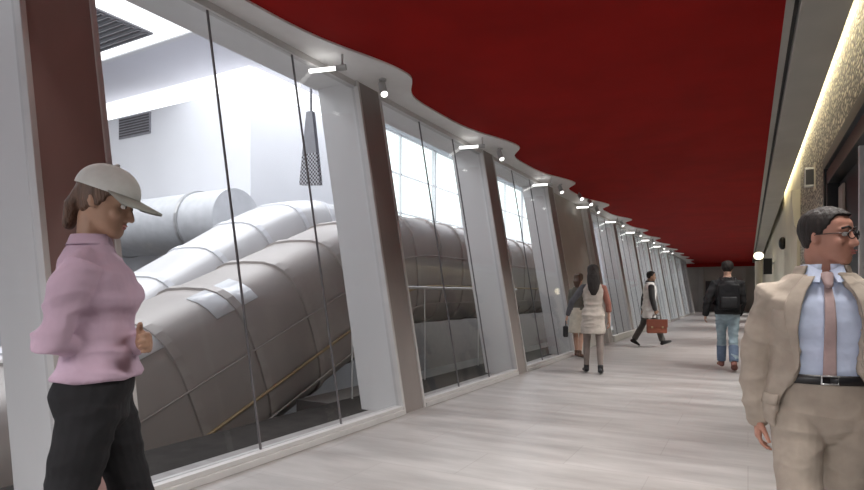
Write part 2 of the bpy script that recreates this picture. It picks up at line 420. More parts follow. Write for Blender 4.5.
# ------------------------------------------------------------------ the hall beyond the glass
HC = 1.25+5.05
struct(MB().box(-24, XB-.56, -8, 60, -2.2, -2.0).build('floor_hall', M['halldark']))
struct(MB().box(XB-1.2, XB-.4, -8, YEND, -2.0, -.05).build('wall_hall_plinth', M['halldark']))
struct(MB().box(-24, XB-T*ZT-.2, -8, 60, HC, HC+.2).build('ceiling_hall', M['hallceil']))
struct(MB().box(XB-T*ZT-.40, XB-T*ZT-.2, -8, YEND, ZT+.14, HC).build('wall_hall_corridor', M['hallceil']))
struct(MB().box(-24, -9.4, 9.0, 13.0, -2.0, 1.25+4.5).build('wall_hall_block', M['hallwall']))
struct(MB().box(-24.3, -24, -8, 60, -2.0, HC).build('wall_hall_back', M['hallwall']))
struct(MB().box(-24, XB-1, 40, 40.3, -2.0, HC).build('wall_hall_end', M['hallwall']))
o = MB().box(-23.8, -9.6, 9.15, 9.3, 1.25+4.52, HC-.02).build('cove_strip', M['lum']); tag(o, 'bright light strip along the left face of the white block under the hall ceiling', 'light', 'cove strips over the white block')
o = MB().box(-9.7, -9.55, 9.31, 13, 1.25+4.52, HC-.02).build('cove_strip', M['lum']); tag(o, 'bright light strip along the right face of the white block under the hall ceiling', 'light', 'cove strips over the white block')
t = thing('light_panel', 'big glowing ceiling panel behind the glass near the brown pylon', 'light', (-14, 5.0, HC))
MB().box(-5, 5.6, -2.6, 2.4, -.03, -.01).build('diffuser', M['lum'], t)
pf = MB().box(-5.1, 5.7, -2.7, -2.6, -.06, 0).box(-5.1, 5.7, 2.4, 2.5, -.06, 0).box(5.6, 5.7, -2.7, 2.5, -.06, 0).box(-5.1, -5.0, -2.7, 2.5, -.06, 0)
pf.build('frame', M['hallwall'], t)
def vent(loc, a, b, lab, wall=False):
    t = thing('air_vent', lab, 'vent', loc, 0, 'air vents in the hall')
    if wall:
        MB().box(-a, a, -.03, 0, -b, b).build('frame', M['vent'], t, bevel=.005)
        for k in range(7):
            zz = -b+.06+(2*b-.12)*k/6
            MB().box(-a+.04, a-.04, -.045, -.03, zz-.015, zz+.015).build('slat', M['ventd'], t)
    else:
        MB().box(-a, a, -b, b, -.10, -.065).build('frame', M['vent'], t, bevel=.005)
        for k in range(8):
            yy = -b+.1+(2*b-.2)*k/7
            MB().box(-a+.06, a-.06, yy-.03, yy+.03, -.12, -.1).build('slat', M['ventd'], t)
vent((-11.0, 6.45, HC), 1.1, .60, 'grey slatted vent in the glowing ceiling panel beyond the glass')
vent((-13.35, 9.0, 5.45), .62, .26, 'grey wall vent on the white block under the light strip', True)
# luminous glazed wall further down the hall
for k in range(5):
    y0 = 13.1+k*4.4
    t = thing('backlit_window', 'bright backlit window with thin bars, %s from the white block' % ordinal(k), 'window', (-9.5, y0, 0), 0, 'backlit windows beyond the white block')
    MB().box(-.06, -.02, 0, 4.3, 1.6, 6.25).build('pane', M['lumg'], t)
    f = MB()
    for zz in (1.6, 3.1, 3.8, 5.0, 6.21): f.box(-.02, .05, 0, 4.3, zz-.02, zz+.02)
    for yy in (0.04, 2.15, 4.26): f.box(-.02, .05, yy-.02, yy+.02, 1.6, 6.25)
    f.build('frame', M['hallwall'], t)
struct(MB().box(-9.9, -9.4, 13.05, 40, -2, 1.6).build('wall_hall_low', M['gallery']))

struct(MB().box(-4.95, XB-.56, 5.5, 40, -.30, -.06).build('floor_gallery', M['gallery']))
# duct on the white block
t = thing('round_duct', 'fat grey round duct running along the foot of the white block', 'duct', (0, 8.2, 0))
MB().cyl((-23, 0, 2.75), (-8.92, 0, 2.75), .62, 96).build('pipe', mat('duct_metal', (.50, .51, .53), .5, .1), t, smooth=False)
for xx in (-10, -12.5, -15):
    MB().cyl((xx, 0, 2.75), (xx+.08, 0, 2.75), .655, 32).build('band', M['chrome'], t)

# escalator enclosures
def enclosure(name, lab, X, prof, hw, path, skin, rib, gold=True, glare_spans=()):
    t = thing(name, lab, 'escalator', (X, path[0][0], 0), 0, 'escalator enclosures beyond the glass')
    def ring(y, z, ny, nz, k=1.0):
        out = []
        n = 28
        for j in range(n):
            a = 2*PI*j/n
            c, s_ = math.cos(a), math.sin(a)
            ex = .62
            px = hw*k*math.copysign(abs(c)**ex, c); pz = prof*k*math.copysign(abs(s_)**ex, s_)
            out.append((px, y-path[0][0]+ny*pz, z+nz*pz))
        return out
    fine = []
    for i in range(len(path)-1):
        a, b = path[i], path[i+1]; n = max(2, int((b[0]-a[0])/.3))
        for j in range(n): fine.append((a[0]+(b[0]-a[0])*j/n, a[1]+(b[1]-a[1])*j/n))
    fine.append(path[-1])
    for _ in range(6):
        fine = [fine[0]]+[(p[0], (fine[i][1]+2*p[1]+fine[i+2][1])/4) for i, p in enumerate(fine[1:-1])]+[fine[-1]]
    def frame(i):
        a = fine[max(0, i-1)]; b = fine[min(len(fine)-1, i+1)]
        l = math.hypot(b[0]-a[0], b[1]-a[1]); return (-(b[1]-a[1])/l, (b[0]-a[0])/l)
    MB().rings([ring(p[0], p[1], *frame(i)) for i, p in enumerate(fine)]).build('shell', skin, t, smooth=True)
    for i in range(2, len(fine)-2, 3):
        ny, nz = frame(i); p = fine[i]; ty, tz = nz, -ny
        rr = []
        for dd, k in ((-.06, .99), (-.05, 1.03), (.05, 1.03), (.06, .99)):
            rr.append(ring(p[0]+ty*dd, p[1]+tz*dd, ny, nz, k))
        MB().rings(rr).build('rib', rib, t)
    if gold:
        for off, wd, mm in ((-.30, .022, M['gold']), (.25, .012, M['tuberib']), (-.62, .012, M['tuberib'])):
            pts = []
            for i, p in enumerate(fine):
                ny, nz = frame(i); pts.append((hw*1.035, p[0]-path[0][0]+ny*off*prof, p[1]+nz*off*prof))
            MB().tube(pts, [wd]*len(pts), 8).build('handrail' if wd > .02 else 'seam', mm, t, smooth=True)
    for y0, y1 in glare_spans:
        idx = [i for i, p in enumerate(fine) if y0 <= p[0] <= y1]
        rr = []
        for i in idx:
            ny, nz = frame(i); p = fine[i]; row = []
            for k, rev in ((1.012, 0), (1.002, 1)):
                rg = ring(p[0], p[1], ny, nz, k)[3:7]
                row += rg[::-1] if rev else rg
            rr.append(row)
        MB().rings(rr).build('roof_glare', M['pane'], t, smooth=True)  # white patches standing in for reflections on the glass roof
    return t
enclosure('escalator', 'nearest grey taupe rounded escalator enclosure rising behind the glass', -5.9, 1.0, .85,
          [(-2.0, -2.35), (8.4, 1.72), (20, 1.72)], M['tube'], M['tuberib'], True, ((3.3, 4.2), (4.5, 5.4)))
enclosure('escalator', 'pale white escalator enclosure rising behind the grey taupe one', -8.1, .8, .75,
          [(-1.0, -3.0), (8.6, 2.35), (9.0, 2.4), (15, 2.4)], M['palet'], M['hallwall'], False)
# handrail along the hall gallery in the second and third bay
t = thing('gallery_rail', 'thin pale handrail crossing behind the second glazed bay', 'handrail', (-4.35, 5.8, 0))
MB().cyl((0, 0, 1.36), (0, 5.9, 1.36), .022).build('rail', M['frame'], t)
for yy in (0.05, 1.9, 3.9, 5.8):
    MB().cyl((0, yy, -.06), (0, yy, 1.36), .010).build('post', M['frame'], t)
# perforated hanging panel left of the second pylon
t = thing('perforated_panel', 'dark perforated tapered panel hanging beyond the glass beside the second pylon', 'panel', (-6.38, 7.4, 0))
def taper(z0, z1, name, m):
    f = lambda z: (-.07-.16*(4.3-z)/1.25, .05+.17*(4.3-z)/1.25)
    (a, b), (c, d_) = f(z0), f(z1)
    MB().add([(a, 0, z0), (b, 0, z0-.04*(z0 < 3.2)), (d_, 0, z1), (c, 0, z1), (a, .08, z0), (b, .08, z0-.04*(z0 < 3.2)), (d_, .08, z1), (c, .08, z1)],
             [(0, 1, 2, 3), (7, 6, 5, 4), (0, 4, 5, 1), (1, 5, 6, 2), (2, 6, 7, 3), (3, 7, 4, 0)]).build(name, m, t)
taper(3.10, 3.60, 'perforated_screen', M['perf']); taper(3.60, 4.3, 'plain_screen', M['vent'])
MB().cyl((0, .04, 4.3), (0, .04, HC), .02).build('hanger_rod', M['vent'], t)
# ------------------------------------------------------------------ people
def interp(tab, z):
    """linear-smooth lookup in rows (z, a, b, ...)"""
    if z <= tab[0][0]: return tab[0][1:]
    for a, b in zip(tab, tab[1:]):
        if z <= b[0]:
            t = (z-a[0])/(b[0]-a[0]); t = t*t*(3-2*t)*.5+t*.5
            return tuple(p+(q-p)*t for p, q in zip(a[1:], b[1:]))
    return tab[-1][1:]
MALE = [(.80, 0, .075, .075), (.85, -.008, .150, .100), (.92, -.012, .170, .118), (1.0, 0, .163, .112), (1.07, .004, .152, .104),
        (1.17, .004, .158, .108), (1.28, .002, .176, .118), (1.36, -.006, .182, .114), (1.41, -.014, .160, .096), (1.45, -.018, .112, .078), (1.485, -.016, .072, .066), (1.52, -.008, .060, .060)]
FEMALE = [(.80, 0, .075, .075), (.85, -.012, .155, .105), (.92, -.016, .172, .120), (1.0, -.002, .155, .104), (1.07, .002, .130, .090),
          (1.17, .006, .138, .100), (1.27, .016, .155, .122), (1.36, -.002, .158, .104), (1.41, -.012, .138, .086), (1.45, -.016, .094, .070), (1.485, -.014, .060, .058), (1.52, -.006, .050, .052)]
HEAD = [(-.117, .078, .036, .018), (-.108, .090, .010, .034), (-.090, .094, -.020, .048), (-.065, .090, -.050, .058), (-.035, .089, -.078, .066),
        (-.005, .086, -.092, .071), (.025, .091, -.100, .075), (.055, .089, -.100, .076), (.080, .075, -.088, .068), (.100, .050, -.064, .050), (.113, .020, -.034, .026), (.117, .004, -.012, .010)]
class Person:
    def __init__(s, name, label, loc, heading, H, female=False, legs=((0, 0, 3, 0), (0, 0, 3, 0)), arms=((0, 8, 10, 5), (0, 8, 10, 5)),
                 lean=0, twist=0, hyaw=0, hpitch=0, vox=.010, skin=None, hand_curl=(25, 25), build=1.0, parts=True):
        s.k = H/1.75; s.vox = vox; s.fem = female; s.tab = FEMALE if female else MALE; s.lean = R(lean); s.twist = R(twist)
        s.hy, s.hp = R(hyaw), R(hpitch); s.w = build; s.skin = skin; s.curl = hand_curl
        s.root = thing(name, label, 'person', loc, heading)
        hw = .088
        s.leg = []; lo = 9
        for (h, kn, ab, fp), sd in zip(legs, (1, -1)):
            hip = Vector((0, sd*hw, .90)); a = R(h); b = R(h-kn); c = R(ab)
            knee = hip+Vector((math.sin(a), sd*math.sin(c), -math.cos(a)))*.425
            ank = knee+Vector((math.sin(b), sd*math.sin(c)*.3, -math.cos(b)))*.405
            f = R(fp); fw = Vector((math.cos(f), sd*.12, math.sin(f))).normalized(); up = Vector((-math.sin(f), 0, math.cos(f)))
            s.leg.append((hip, knee, ank, fw, up))
            for q in (ank-fw*.06-up*.085, ank+fw*.19-up*.085): lo = min(lo, q.z)
        s.dz = -lo
        s.arm = []
        sw = .160 if female else .182
        for (f, ab, e, inw), sd in zip(arms, (1, -1)):
            sh = Vector((-.012, sd*sw*s.w, 1.385)); f, ab, e, inw = R(f), R(ab), R(e), R(inw)
            d1 = Vector((math.sin(f)*math.cos(ab), sd*math.sin(ab), -math.cos(f)*math.cos(ab)))
            el = sh+d1*.285
            d2 = Vector((math.sin(f+e)*math.cos(inw), -sd*math.sin(inw), -math.cos(f+e)*math.cos(inw)))
            wr = el+d2*.255
            s.arm.append([s.X(sh), s.X(el), s.X(wr), s.X(wr+d2)-s.X(wr), sd])
    def X(s, p):
        """bend and twist of everything above the hips"""
        p = Vector(p); t = min(1, max(0, (p.z-.92)/.3)); t2 = t*t*(3-2*t)
        a = s.twist*t2; p = Vector((p.x*math.cos(a)-p.y*math.sin(a), p.x*math.sin(a)+p.y*math.cos(a), p.z))
        l = s.lean*t; z0 = .95
        dx, dz = p.x, p.z-z0
        if dz > 0: p = Vector((dx*math.cos(l)+dz*math.sin(l), p.y, z0-dx*math.sin(l)+dz*math.cos(l)))
        return p
    def HX(s, p):
        p = Vector(p); m = Matrix.Rotation(s.hy, 3, 'Z') @ Matrix.Rotation(s.hp, 3, 'Y')
        q = m @ (p+Vector((.012, 0, .09)))+Vector((-.002, 0, 1.545))
        return s.X(q)
    def out(s, mb, name, m, parent=None, vox=None, sm=2, remesh=True, smooth=True, fold=0):
        mb.v = [((x*s.k), (y*s.k), ((z+s.dz)*s.k)) for x, y, z in mb.v]
        o = mb.build(name, m, parent or s.root, voxel=(vox or s.vox)*1.0 if remesh else 0, sm=sm if remesh else 0, smooth=smooth)
        if fold: s.folds(o.data, fold)
        return o
    def folds(s, me, amp):
        """cloth folds: soft ridges pulled across the cloth"""
        n = len(me.vertices); co = np.empty(n*3); me.vertices.foreach_get('co', co); co = co.reshape(-1, 3)
        nm = np.array([v.normal[:] for v in me.vertices])
        d = np.empty(n)
        for i in range(n):
            x, y, z = co[i]
            q = noise.noise((x*4+1.3*z, y*4, z*9))+.0
            w = noise.noise((x*5, y*5+2*z, z*13+7.7)); r = 1-abs(w)*2.4
            d[i] = .9*q+.8*max(-.6, r)-.3
        co += nm*(d*amp)[:, None]; me.vertices.foreach_set('co', co.ravel()); me.update()
    def tp(s, z):
        cx, hw, hd = interp(s.tab, z); return cx, hw*s.w, hd*(s.w*.5+.5)
    def ring(s, z, off=0, n=32, grow=0, a0=None, a1=None):
        cx, hw, hd = s.tp(z); out = []
        for j in range(n):
            a = 2*PI*j/n if a0 is None else a0+(a1-a0)*j/(n-1)
            out.append(s.at(z, a, off+grow))
        return out
    def at(s, z, a, off):
        cx, hw, hd = s.tp(z); c, q = math.cos(a), math.sin(a); ex = .80
        return s.X((cx+(hd+off)*math.copysign(abs(c)**ex, c), (hw+off)*math.copysign(abs(q)**ex, q), z))
    def torso(s, mb, z0, z1, off=0, flare=None, n=18):
        rs = []
        for i in range(n+1):
            z = z0+(z1-z0)*i/n; rs.append(s.ring(z, off+(flare(z) if flare else 0)))
        mb.rings(rs); return mb
    def shell(s, mb, z0, z1, a0, a1, off, th, nz=16, na=30, flare=None):
        """open cloth: angles a0(z)..a1(z) on the torso, with thickness"""
        f0 = a0 if callable(a0) else (lambda z: a0); f1 = a1 if callable(a1) else (lambda z: a1)
        vs = []
        for o in (off, off+th):
            for i in range(nz+1):
                z = z0+(z1-z0)*i/nz; g = flare(z) if flare else 0
                for j in range(na+1): vs.append(s.at(z, f0(z)+(f1(z)-f0(z))*j/na, o+g))
        W = na+1; N = W*(nz+1); fs = []
        for i in range(nz):
            for j in range(na):
                q = (i*W+j, i*W+j+1, (i+1)*W+j+1, (i+1)*W+j); fs += [tuple(reversed(q)), tuple(t+N for t in q)]
        for i in range(nz):
            for j in (0, na):
                a, b = i*W+j, (i+1)*W+j; fs.append((a, b, b+N, a+N))
        for j in range(na):
            for i in (0, nz):
                a, b = i*W+j, i*W+j+1; fs.append((a, b, b+N, a+N))
        mb.add(vs, fs); return mb
    def sleeve(s, mb, side, off, t_end=1.0, r=(.058, .052, .046, .036), pull=0):
        sh, el, wr, d, sd = s.arm[side]
        inn = s.X(Vector((-.012, sd*.09, 1.405)))
        e2 = el.lerp(wr, .5); e3 = el.lerp(wr, t_end)
        k = .88 if s.fem else 1
        pts = [inn, sh, sh.lerp(el, .5), el, e2, e3]; rad = [.048*k+off*.4, r[0]*k+off*.9, r[1]*k+off, r[2]*k+off, (r[2]+r[3])/2*k+off, r[3]*k+off*.8]
        return mb.tube(pts, rad, 16)
    def legs_(s, mb, off, t_end=1.0, flare=0, sides=(0, 1)):
        for i in sides:
            hip, knee, ank, fw, up = s.leg[i]
            e = knee.lerp(ank, t_end); k = .95 if s.fem else 1.0
            top = hip+Vector((0, 0, .0))
            mb.tube([top, hip.lerp(knee, .45), knee, knee.lerp(ank, .35*t_end), e],
                    [(.086*k+off), (.074*k+off), (.055*k+off), (.054*k+off+flare*.3), (.038*k+off+flare)], 18, round_ends=False)
            mb.ell(hip+Vector((-.012, 0, .01)), (.09+off, .082+off, .09+off)); mb.ell(knee, (.056+off, .055*k+off, .058+off))
        return mb
    def foot(s, mb, i, off=0):
        hip, knee, ank, fw, up = s.leg[i]
        P = lambda a, u: ank+fw*a+up*u
        mb.tube([P(-.035, -.045), P(.03, -.038), P(.10, -.052), P(.165, -.064)], [(.033+off, .036+off*.4), (.038+off, .044+off*.5), (.046+off, .031+off*.4), (.034+off, .019+off*.4)], 16, hint=up)
        mb.tube([ank+up*.03, P(-.012, -.04)], [.040+off, .038+off], 14)
        return mb
    def hand(s, mb, i, fingers=True):
        sh, el, wr, d, sd = s.arm[i]; d = d.normalized()
        n = Vector((0, -sd, 0)); n = (n-d*n.dot(d)).normalized()        # palm faces the body
        t = d.cross(n)*(-sd)*-1
        if t.dot(Vector((1, 0, .4))) < 0: t = -t                        # thumb side is forward
        cu = R(s.curl[i])
        mb.tube([wr-d*.03, wr+d*.01], [(.026, .021), (.027, .020)], 12, hint=n)
        mb.tube([wr+d*.005, wr+d*.05, wr+d*.088], [(.030, .017), (.040, .016), (.041, .014)], 14, hint=n)
        if not fingers: 
            return mb
        for q, (o, L) in enumerate(((.030, .072), (.010, .080), (-.010, .074), (-.029, .058))):
            p = wr+d*.085+t*o; pts = [p-d*.02, p]; a = cu*.7
            for f in (.45, .31, .24):
                dd = d*math.cos(a)+n*math.sin(a); p = p+dd*L*f; pts.append(p); a += cu
            mb.tube(pts, [.0095, .0095, .0088, .0080, .0070], 9)
        p = wr+d*.022+t*.026; pts = [p]; a = .75
        for L in (.040, .032, .026):
            dd = (d*math.cos(a)+t*math.sin(a)+n*.35).normalized(); p = p+dd*L; pts.append(p); a -= .28
        mb.tube(pts, [.015, .0125, .0105, .0085], 9)
        return mb
    def head(s, mb):
        rs = []
        for i in range(40):
            z = -.117+.234*i/39; xf, xb, hw = interp(HEAD, z); c = (xf+xb)/2; r = (xf-xb)/2; ring = []
            for j in range(36):
                a = 2*PI*j/36; ca, sa = math.cos(a), math.sin(a); ex = .92
                x = c+r*math.copysign(abs(ca)**ex, ca); y = hw*math.copysign(abs(sa)**ex, sa)
                for sg in (1, -1):                                       # eye sockets
                    dd = ((y-sg*.031)/.017)**2+((z-.008)/.013)**2
                    if ca > 0: x -= .009*math.exp(-dd)
                ring.append(s.HX((x, y, z)))
            rs.append(ring)
        mb.rings(rs)
        H = s.HX
        mb.tube([H((.082, 0, .018)), H((.096, 0, -.008)), H((.107, 0, -.030))], [.0075, .010, .0125], 10)
        for sg in (1, -1):
            mb.ell(H((.097, sg*.010, -.034)), (.009, .008, .007), n=8, m=6)
            mb.tube([H((.083, sg*.013, .027)), H((.083, sg*.035, .031)), H((.068, sg*.052, .026))], [.008, .009, .007], 8)
            mb.ell(H((.062, sg*.044, -.025)), (.022, .018, .02), n=10, m=7)
            rot = Matrix.Rotation(s.hy, 3, 'Z') @ Matrix.Rotation(sg*-.35, 3, 'Z')
            mb.ell(H((-.012, sg*.077, -.006)), (.017, .0075, .031), rot, 10, 8)
        mb.ell(H((.088, 0, -.058)), (.011, .023, .006), n=10, m=6); mb.ell(H((.086, 0, -.070)), (.011, .019, .006), n=10, m=6)
        mb.tube([s.X((-.022, 0, 1.42)), s.X((-.012, 0, 1.50)), H((-.025, 0, -.07)), H((-.02, 0, -.02))], [.062*(.88 if s.fem else 1), .056*(.86 if s.fem else 1), .056*(.88 if s.fem else 1), .055], 18)
        return mb
    def body(s, fingers=True):
        mb = MB(); s.torso(mb, .82, 1.52, -.004); s.head(mb); s.legs_(mb, 0)
        for i in (0, 1):
            s.sleeve(mb, i, -.010, 1.0, r=(.060, .050, .042, .034)); s.hand(mb, i, fingers); s.foot(mb, i)
        return s.out(mb, 'body', s.skin)
    def face(s, lip, brow):
        for sg in (1, -1):
            mb = MB(); mb.ell(s.HX((.0765, sg*.031, .008)), (.0105, .0125, .0095)); e = s.out(mb, 'eye', M['eyewhite'], remesh=False)
            mb = MB(); mb.ell(s.HX((.0850, sg*.031, .008)), (.0035, .0060, .0060)); s.out(mb, 'iris', M['iris'], e, remesh=False)
            mb = MB(); mb.tube([s.HX((.091, sg*.014, .033)), s.HX((.090, sg*.034, .038)), s.HX((.074, sg*.054, .031))], [(.0035, .0045)]*3, 8); s.out(mb, 'eyebrow', brow, remesh=False)
        mb = MB(); mb.ell(s.HX((.0925, 0, -.0585)), (.0085, .021, .0050)); mb.ell(s.HX((.0910, 0, -.0685)), (.0085, .018, .0055)); s.out(mb, 'lips', lip, remesh=False)
    def hair(s, m, th=.012, hl=.066, back=-.085, extra=None, side=-.01):
        """hair volume: the skull grown by th where hair grows, sunk into the head elsewhere"""
        mb = MB(); rs = []
        for i in range(44):
            z = -.117+.236*i/43; xf, xb, hw = interp(HEAD, min(z, .117)); c = (xf+xb)/2; r = (xf-xb)/2; ring = []
            for j in range(44):
                a = 2*PI*j/44; ca, sa = math.cos(a), math.sin(a)
                x = c+r*ca; y = hw*sa
                lim = hl if x > .055 else (hl+(side-hl)*((.055-x)/.05) if x > .005 else (side if x > -.02 else side+(back-side)*min(1, (-.02-x)/.03)))
                g = th*(1+.25*math.sin(9*a+z*60)*.5) if z > lim else -.014
                k = (math.hypot(x-c, y)+g)/max(.001, math.hypot(x-c, y))
                ring.append(s.HX((c+(x-c)*k, y*k, z+(th*.9 if z > .06 and g > 0 else 0))))
            rs.append(ring)
        mb.rings(rs)
        if extra: extra(mb)
        return s.out(mb, 'hair', m, vox=s.vox*.8)
    def shoes(s, m, off=.008):
        for i in (0, 1): s.out(s.foot(MB(), i, off), 'shoe', m)
    def trousers(s, m, off=.016, flare=.012, top=1.0, t_end=.97, fold=0):
        mb = MB(); s.torso(mb, .80, top, off*.9); mb.ell((-.005, 0, .835), (.085+off*.8, .10, .065+off)); s.legs_(mb, off, t_end, flare); return s.out(mb, 'trousers', m, sm=3, fold=fold)

def cloth(name, col, **k):
    d = dict(rough=.85, var=.10, scale=14, bump=.5, bscale=9, spec=.25); d.update(k)
    return mat(name, col, **d)
M['eyewhite'] = mat('eye_white', (.50, .48, .46), .35); M['iris'] = mat('iris_dark', (.03, .02, .015), .2)
SK_F = mat('fair_skin', (.56, .34, .25), .5, var=.06, scale=20)
SK_R = mat('ruddy_skin', (.50, .25, .18), .5, var=.07, scale=20)
SK_B = mat('tan_skin', (.36, .215, .145), .5, var=.06, scale=20)
LIP = mat('lip_skin', (.40, .15, .13), .45)
HAIR_D = mat('dark_hair', (.022, .017, .015), .7, var=.3, scale=60, stretch=(1, 1, .15), bump=.6, bscale=70)
HAIR_B = mat('brown_hair', (.10, .055, .035), .5, var=.3, scale=60, stretch=(1, 1, .15), bump=.6, bscale=70)

# --- the man in the beige suit, walking towards the camera, looking to his left
p = Person('person', 'man with glasses in beige suit and tie with open blazer, large at right', (.245, 2.62, 0), R(-84), 1.565,
           legs=((-12, 8, 2, -8), (16, 6, 2, 8)), arms=((14, 10, 22, 6), (-8, 13, 10, 1)), lean=1, hyaw=58, hpitch=2, vox=.0052, skin=SK_R, hand_curl=(24, 26), build=.95)
p.body(); p.face(LIP, HAIR_D); p.hair(HAIR_D, th=.010, hl=.078, side=.0, back=-.07)
suit = cloth('beige_suit_cloth', (.42, .36, .30), bscale=7, bump=.8); shirtm = cloth('pale_blue_shirt_cloth', (.60, .68, .86), scale=8)
tiem = cloth('dusty_pink_tie', (.46, .34, .33)); leather = mat('black_leather', (.012, .012, .014), .35); brownl = mat('brown_leather', (.10, .05, .03), .4)
mb = MB(); p.torso(mb, 1.0, 1.475, .010); sh_ = p.out(mb, 'shirt', shirtm, fold=.003)
mb = MB()
p.shell(mb, 1.445, 1.520, .14, 2*PI-.14, .012, .007, nz=4); p.out(mb, 'collar', shirtm, sh_, remesh=False)
for sg in (1, -1):
    mb = MB(); a = [p.X((.055, sg*.012, 1.492)), p.X((.048, sg*.058, 1.512)), p.X((.082, sg*.070, 1.448)), p.X((.100, sg*.030, 1.440))]
    nn = Vector((.01, sg*.002, .004)); mb.add(a+[q+nn for q in a], [(0, 1, 2, 3), (7, 6, 5, 4), (0, 4, 5, 1), (1, 5, 6, 2), (2, 6, 7, 3), (3, 7, 4, 0)])
    p.out(mb, 'collar_tip', shirtm, sh_, remesh=False, smooth=False)
mb = MB(); p.shell(mb, 1.06, 1.43, lambda z: -.085+.045*max(0, z-1.06)/.37, lambda z: .085-.045*max(0, z-1.06)/.37, .018, .010, na=6); tie = p.out(mb, 'necktie', tiem, remesh=False)
mb = MB(); mb.tube([p.X((.078, 0, 1.475)), p.X((.107, 0, 1.432))], [(.025, .014), (.016, .012)], 10); p.out(mb, 'tie_knot', tiem, tie, remesh=False)
p.trousers(suit, .020, .022, top=1.05, fold=.0075)
mb = MB(); p.shell(mb, 1.030, 1.068, 0, 2*PI, .024, .008, nz=2, na=48); b_ = p.out(mb, 'belt', leather, remesh=False)
mb = MB()
c = [p.at(z, a, .034) for z, a in ((1.033, -.10), (1.033, .10), (1.065, .10), (1.065, -.10))]; mb.tube(c+[c[0]], [.004]*5, 8); p.out(mb, 'buckle', M['chrome'], b_, remesh=False)
op = lambda z: .50+.75*max(0, (1.10-z)/.30)-.20*max(0, (z-1.25)/.2)
fl = lambda z: .030*max(0, (1.1-z)/.3)
mb = MB(); p.shell(mb, .79, 1.478, op, lambda z: 2*PI-op(z), .026, .016, nz=26, na=44, flare=fl)
for i in (0, 1): p.sleeve(mb, i, .024, .97)
jk = p.out(mb, 'blazer', suit, sm=3, fold=.011)
for sg in (1, -1):
    mb = MB(); lw_ = lambda z: .30*max(.05, min(1, (z-1.05)/.28))
    if sg > 0: p.shell(mb, 1.06, 1.47, lambda z: op(z)-.02, lambda z: op(z)+lw_(z), .044, .008, nz=14, na=8, flare=fl)
    else: p.shell(mb, 1.06, 1.47, lambda z: 2*PI-op(z)-lw_(z), lambda z: 2*PI-op(z)+.02, .044, .008, nz=14, na=8, flare=fl)
    p.out(mb, 'lapel', suit, jk, remesh=False)
mb = MB(); p.shell(mb, 1.455, 1.515, .75, 2*PI-.75, .026, .010, nz=4); p.out(mb, 'blazer_collar', suit, jk, remesh=False)
for sg in (1, -1):
    mb = MB(); aa = sg*1.15; p.shell(mb, .93, .975, aa-.28, aa+.28, .045, .008, nz=2, na=8, flare=fl); p.out(mb, 'pocket_flap', suit, jk, remesh=False)
p.shoes(brownl)
g = MB()
for sg in (1, -1):
    ring = [p.HX((.108-.012*abs(math.cos(t)*.024+.031)/.055*.9, sg*(.031+.024*math.cos(t)), .006+.017*math.sin(t))) for t in np.linspace(0, 2*PI, 20)]
    g.tube(ring, [.0022]*20, 6, round_ends=False)
    g.tube([p.HX((.098, sg*.055, .010)), p.HX((.05, sg*.079, .010)), p.HX((-.010, sg*.083, .006)), p.HX((-.03, sg*.080, -.015))], [.002]*4, 6)
g.tube([p.HX((.108, .008, .010)), p.HX((.112, 0, .013)), p.HX((.108, -.008, .010))], [.002]*3, 6)
p.out(g, 'glasses', M['black'], remesh=False)

# --- the woman in the cap, close at left, facing right
p = Person('person', 'woman in pale cap and lilac shirt with black trousers, large at left', (-2.07, 1.25, 0), R(48), 1.70, True,
           legs=((14, 4, 1, 6), (-12, 6, 1, -6)), arms=((4, 4, 88, 58), (-20, 6, 104, 52)), lean=-1, hyaw=-12, hpitch=20, vox=.0058, skin=SK_B, hand_curl=(35, 35), build=.93)
p.body(); p.face(LIP, HAIR_B)
def back_hair(mb): mb.tube([p.HX((-.075, 0, .02)), p.HX((-.098, 0, -.05)), p.HX((-.095, 0, -.12))], [(.062, .035), (.055, .030), (.030, .02)], 14)
p.hair(HAIR_B, th=.012, hl=.068, side=-.03, extra=back_hair)
lil = cloth('lilac_shirt_cloth', (.47, .345, .435), bscale=7, bump=.9, var=.14, scale=5); blk = cloth('black_trouser_cloth', (.016, .016, .018))
mb = MB(); p.torso(mb, .985, 1.495, .020, flare=lambda z: .018*max(0, (1.2-z)/.2)-.016*max(0, (z-1.40)/.09))
for i in (0, 1): p.sleeve(mb, i, .018, .93)
st = p.out(mb, 'shirt', lil, sm=3, fold=.016)
mb = MB(); p.shell(mb, 1.465, 1.505, .35, 2*PI-.35, .006, .008, nz=4); p.out(mb, 'collar', lil, st, remesh=False)
p.trousers(blk, .022, .030, top=1.02, fold=.007)
p.shoes(leather)
capm = cloth('pale_grey_cap_cloth', (.55, .56, .54), bump=.3)
mb = MB(); rs = []
for i in range(14):
    z = .040+.105*i/13; t = math.sqrt(max(0.0004, 1-(i/13)**2.2)); rs.append([p.HX((-.006+.115*t*math.cos(2*PI*j/32), .094*t*math.sin(2*PI*j/32), z)) for j in range(32)])
mb.rings(rs); cp = p.out(mb, 'cap', capm, remesh=False)
mb = MB(); top = []; bot = []
for i in range(25):
    a = -1.25+2.5*i/24; inn = p.HX((-.006+.112*math.cos(a), .093*math.sin(a), .048)); ou = p.HX((-.006+.112*math.cos(a)+.095*math.cos(a*.9)**.5, .093*math.sin(a)*1.02, .030-.012*abs(math.sin(a))))
    top.append((inn, ou))
dn = p.HX((0, 0, 0))-p.HX((0, 0, .006)); vs = []
for a_, b_ in top: vs += [a_, b_, b_+dn, a_+dn]
fs = [(i*4+j, i*4+(j+1) % 4, i*4+4+(j+1) % 4, i*4+4+j) for i in range(24) for j in range(4)]+[(0, 1, 2, 3), (99, 98, 97, 96)]
